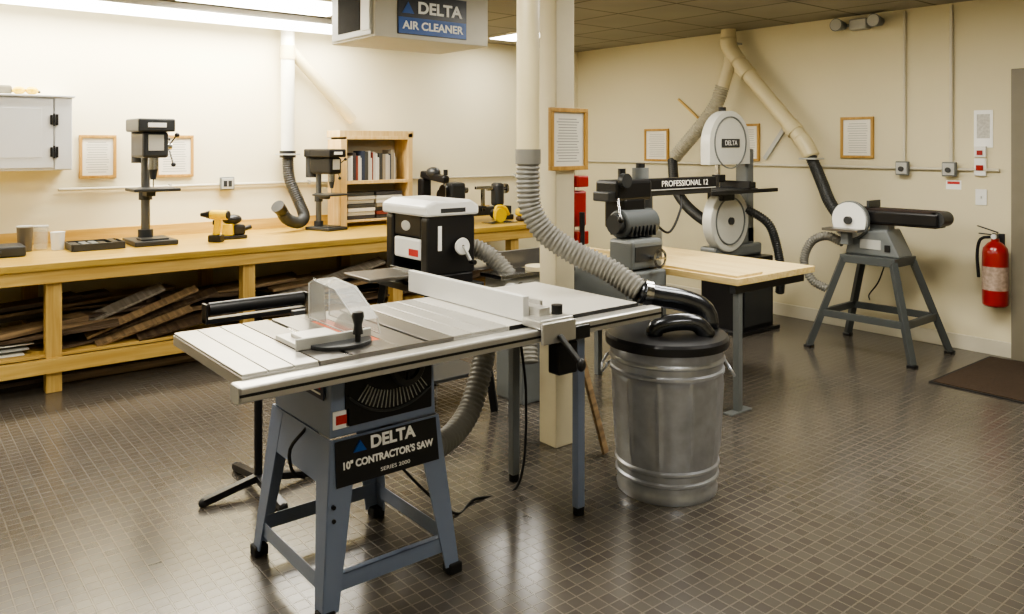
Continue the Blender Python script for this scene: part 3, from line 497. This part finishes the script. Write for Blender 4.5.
for k in range(7): box('motor_fin_%d'%k,3.63+k*.035,3.638+k*.035,3.325,3.515,.985,1.05,DGREY,.002)
box('gearbox',3.58,3.86,3.28,3.48,.79,.97,GREY,.02); box('gear_label',3.6,3.84,3.274,3.28,.84,.93,DGREY,.002); lathe('blade_guard',(3.83,3.5,.99),[(0,-.03),(.13,-.03),(.14,0),(.13,.03),(0,.03)],DGREY,(1,0,0))
cyl('elevation_crank',(3.74,3.2,.86),(3.74,3.28,.86),.012,CHROME); lathe('elevation_wheel',(3.74,3.2,.86),[(.045,-.006),(.06,0),(.045,.006),(.045,-.006)],CHROME,(0,-1,0)); beam('wheel_bar',(3.69,3.2,.86),(3.79,3.2,.86),.012,.008,CHROME)
sweep('motor_cord',[(3.9,3.44,1.1),(4.05,3.4,.98),(4.2,3.42,1.12),(4.3,3.5,1.22)],.008,RUBBER)
# ---------- bandsaw
wx,wy=5.47,4.0
G('band_saw',(5.7,4.0,0))
box('cabinet',5.50,5.96,3.86,4.26,.02,.62,BLACKM,.01); box('plinth',5.46,6.0,3.82,4.30,.001,.03,BLACKM,.004); box('cabinet_door',5.54,5.92,3.852,3.86,.06,.58,DGREY,.004); cyl('switch',(5.6,3.845,.52),(5.6,3.853,.52),.02,REDL)
box('frame_foot',5.3,5.95,3.96,4.12,.62,.72,GREY,.02)
SILV=M('saw_silver',(206,206,198),.35,var=.04)
def disc(name,z,r,m,t=.09,flat=None):
    pts=[]
    for k in range(49):
        a=math.pi*2*k/48; x_=wx+r*math.cos(a); z_=z+r*math.sin(a)
        if flat=='b' and math.sin(a)<0: x_=wx+r*(1 if math.cos(a)>0 else -1)*min(1,abs(math.cos(a))*1.6+.2); z_=max(z_,z-r*.62)
        pts.append((x_,z_))
    prism(name,pts[:-1],'xz',wy-.06,wy-.06+t,m,.008,True)
disc('lower_guard',.93,.255,SILV); disc('upper_guard',1.56,.27,SILV,flat='b')
lathe('upper_rim',(wx,wy-.06,1.57),[(.205,0),(.205,.008),(.215,.008),(.215,0)],GREY,(0,-1,0),seg=64)
box('upper_label',wx-.12,wx+.12,wy-.066,wy-.062,1.53,1.60,DGREY,.001); text('upper_text','DELTA',(wx,wy-.068,1.565),.055,LABW,'-y'); cyl('lower_hub',(wx,wy-.08,.93),(wx,wy-.06,.93),.03,DGREY); lathe('lower_rim',(wx,wy-.06,.93),[(.185,0),(.185,.008),(.195,.008),(.195,0)],GREY,(0,-1,0),seg=64)
cyl('tension_knob',(wx,wy+.02,1.82),(wx,wy+.02,1.86),.03,BLACK)
box('column',5.76,5.86,3.98,4.1,.72,1.52,GREY,.015); box('column_top',5.6,5.86,3.99,4.09,1.42,1.52,GREY,.015); box('column_low',5.6,5.86,3.98,4.1,.72,.86,GREY,.01)
box('guide_post',5.36,5.39,3.98,4.01,1.27,1.5,CHROME,.002); box('guide_block',5.33,5.42,3.95,4.02,1.25,1.31,BLACKM,.004); cyl('blade',(5.37,3.97,1.1),(5.37,3.97,1.45),.004,CHROME)
box('table',5.16,5.62,3.78,4.2,1.175,1.20,DGREY,.003); box('trunnion',5.32,5.48,3.9,4.06,1.10,1.175,BLACKM,.01); box('fence_rail',4.98,5.86,3.75,3.78,1.165,1.195,BLACKM,.003); box('fence',5.47,5.50,3.76,4.2,1.201,1.26,BLACKM,.003)
box('mitre_box',5.52,5.62,3.8,3.95,1.201,1.25,BLACK,.005); cyl('motor',(5.85,4.3,.45),(5.85,4.45,.45),.08,DGREY)
sweep('dust_hose',[(6.14,5.10,1.40),(6.0,4.95,1.15),(5.85,4.7,1.0),(5.7,4.4,.90),(5.6,4.13,.84)],.045,HOSEB,.005,.022)
sweep('lower_hose',[(5.70,3.95,1.02),(5.83,3.83,.9),(5.91,3.8,.72),(5.96,3.79,.5),(6.04,3.85,.3)],.035,HOSEB,.004,.02)
# right wall ducts
G('wall_dust_duct',(6.3,4.5,2.4))
cyl('stub',(6.3,4.56,2.54),(6.3,4.56,H-.002),.07,PVC); sweep('elbow',[(6.3,4.56,2.56),(6.3,4.555,2.49),(6.3,4.51,2.41),(6.3,4.45,2.33)],.075,PVC)
cyl('run',(6.3,4.49,2.37),(6.3,3.80,1.60),.066,PVC); cyl('collar_a',(6.3,4.42,2.29),(6.3,4.34,2.20),.076,PVC); cyl('collar_b',(6.3,3.92,1.73),(6.3,3.86,1.665),.076,PVC); sweep('end_elbow',[(6.3,3.82,1.62),(6.3,3.77,1.56),(6.3,3.73,1.49),(6.3,3.71,1.45)],.069,PVC)
box('blast_gate',6.23,6.37,3.63,3.79,1.425,1.44,LGREY,.002)
cyl('branch',(6.3,4.52,2.40),(6.26,4.60,2.08),.06,PVC); sweep('branch_flex',[(6.26,4.60,2.10),(6.24,4.66,1.93),(6.22,4.80,1.75),(6.18,4.97,1.56),(6.15,5.08,1.43)],.064,M('hose_beige',(166,160,140),.5),.005,.024)
sweep('sander_hose',[(6.3,3.71,1.44),(6.28,3.66,1.36),(6.2,3.55,1.22),(6.12,3.44,1.08),(6.08,3.32,.96),(6.06,3.22,.90)],.045,HOSEB,.005,.022)
box('hanger',6.25,6.46,4.52,4.6,2.5,2.52,LGREY,.002)
G('wood_strip',(BX,5,1.6)); beam('stick',(BX-.02,5.28,2.02),(BX-.02,5.03,1.82),.02,.02,PINEZ); G('wood_strip',(BX,4,1.5)); beam('stick',(BX-.02,4.27,1.42),(BX-.02,4.05,1.72),.02,.04,LGREY)
# ---------- belt disc sander on stand
G('belt_disc_sander',(5.93,2.95,0))
sx0,sx1,sy0,sy1,sz=5.76,6.10,2.74,3.16,.72
box('stand_top',sx0,sx1,sy0,sy1,sz-.06,sz,STANDG,.004)
for i,(tx_,ty_,fx_,fy_) in enumerate(((sx0,sy0,5.64,2.56),(sx1,sy0,6.26,2.57),(sx0,sy1,5.62,3.33),(sx1,sy1,6.22,3.34))):
    tx2=tx_+(.02 if tx_==sx0 else -.02); ty2=ty_+(.02 if ty_==sy0 else -.02)
    beam('stand_leg_%d'%i,(tx2,ty2,sz-.03),(fx_,fy_,.015),.045,.045,STANDG); box('stand_foot_%d'%i,fx_-.03,fx_+.03,fy_-.03,fy_+.03,.001,.02,BLACKM,.004)
z_=.27
def L(tx_,ty_,fx_,fy_): k=(sz-.03-z_)/(sz-.045); return (tx_+(fx_-tx_)*k,ty_+(fy_-ty_)*k,z_)
A=L(sx0+.02,sy0+.02,5.64,2.56);B=L(sx1-.02,sy0+.02,6.26,2.57);C=L(sx0+.02,sy1-.02,5.62,3.33);D=L(sx1-.02,sy1-.02,6.22,3.34)
for i,(p,q) in enumerate(((A,B),(A,C),(C,D),(B,D))): beam('stretcher_%d'%i,p,q,.03,.05,STANDG,.001,0)
prism('body',[(sy0+.0,sz),(sy1,sz),(sy1-.04,sz+.17),(sy0+.10,sz+.20)],'yz',5.84,6.06,GREY,.012); box('body_label',5.836,5.84,sy0+.14,sy1-.12,sz+.05,sz+.12,LGREY,.001); box('body_switch',5.83,5.84,sy0+.07,sy0+.11,sz+.04,sz+.09,BLACK,.002)
cyl('disc_axle',(5.76,3.1,.98),(5.9,3.1,.98),.03,DGREY); cyl('disc_guard',(5.80,3.1,.98),(5.83,3.1,.98),.145,GREY); cyl('disc',(5.785,3.1,.98),(5.80,3.1,.98),.135,WHITE); cyl('disc_hub',(5.78,3.1,.98),(5.786,3.1,.98),.02,DGREY)
box('disc_table',5.66,5.78,2.97,3.25,.90,.92,IRON,.003); box('disc_table_bracket',5.72,5.80,3.07,3.13,.80,.90,GREY,.003)
cyl('roller_a',(5.87,3.1,1.01),(6.03,3.1,1.01),.058,DGREY); cyl('roller_b',(5.87,2.50,1.02),(6.03,2.50,1.02),.055,DGREY); box('belt',5.87,6.03,2.50,3.1,.955,1.075,M('abrasive',(52,42,38),.9,var=.2,scale=200),.004); box('belt_housing',5.845,5.87,2.48,3.12,.965,1.06,BLACKM,.02); box('backstop',5.86,6.04,2.98,3.0,1.076,1.13,DGREY,.002)
box('arm_bracket',5.9,6.0,2.85,3.0,.88,.97,GREY,.01)
sweep('loop_hose',[(5.83,3.17,.80),(5.82,3.30,.84),(5.80,3.42,.78),(5.80,3.48,.62),(5.82,3.42,.48),(5.86,3.32,.42)],.032,HOSE,.004,.02)
sweep('power_cord',[(5.95,2.9,.66),(6.0,2.98,.5),(6.1,3.1,.38),(6.3,3.2,.3)],.005,RUBBER)
# ---------- air cleaner
G('ceiling_air_cleaner',(2.95,4.75,2.21))
box('housing',2.47,3.36,4.43,5.03,2.235,2.60,M('cleaner_body',(192,188,172),.45,var=.03),.006); box('sign',2.63,3.17,4.422,4.43,2.265,2.53,SIGNB,.001); box('sign_band',2.635,3.165,4.420,4.422,2.27,2.375,BLUE,0)
text('sign_title','DELTA',(2.95,4.417,2.44),.105,LABW,'-y',.0035,sx=1.1); text('sign_name','AIR CLEANER',(2.90,4.417,2.322),.072,LABW,'-y',.002,sx=1.08)
prism('sign_logo',[(2.66,2.40),(2.75,2.40),(2.705,2.475)],'xz',4.416,4.420,BLUE)
box('filter_frame',2.455,2.47,4.46,5.0,2.25,2.58,LGREY,.003); box('filter_mesh',2.45,2.456,4.60,4.90,2.29,2.54,M('filter',(34,34,34),.9,var=.3,scale=90),.001); box('inlet_plate',2.45,2.456,4.47,4.58,2.28,2.54,LABW,.001)
for i,(x,y) in enumerate(((2.5,4.5),(3.32,4.5),(2.5,4.96),(3.32,4.96))): cyl('hanger_%d'%i,(x,y,2.6),(x,y,H-.001),.008,CHROME)
# ---------- world, camera
w=bpy.data.worlds.new('world'); S.world=w; w.use_nodes=True; w.node_tree.nodes['Background'].inputs[0].default_value=(.9,.88,.8,1); w.node_tree.nodes['Background'].inputs[1].default_value=.05
cam=bpy.data.cameras.new('camera'); cam.lens=28; cam.sensor_width=36; cam.shift_y=-(307-145)/1024; cam.clip_start=.05
co=bpy.data.objects.new('camera',cam); link(co); co.location=(0,0,1.55); co.rotation_euler=(math.pi/2,0,-math.radians(38.9)); S.camera=co
S.view_settings.view_transform='AgX'
try: S.view_settings.look='AgX - Medium High Contrast'
except Exception: pass
S.view_settings.exposure=0.2
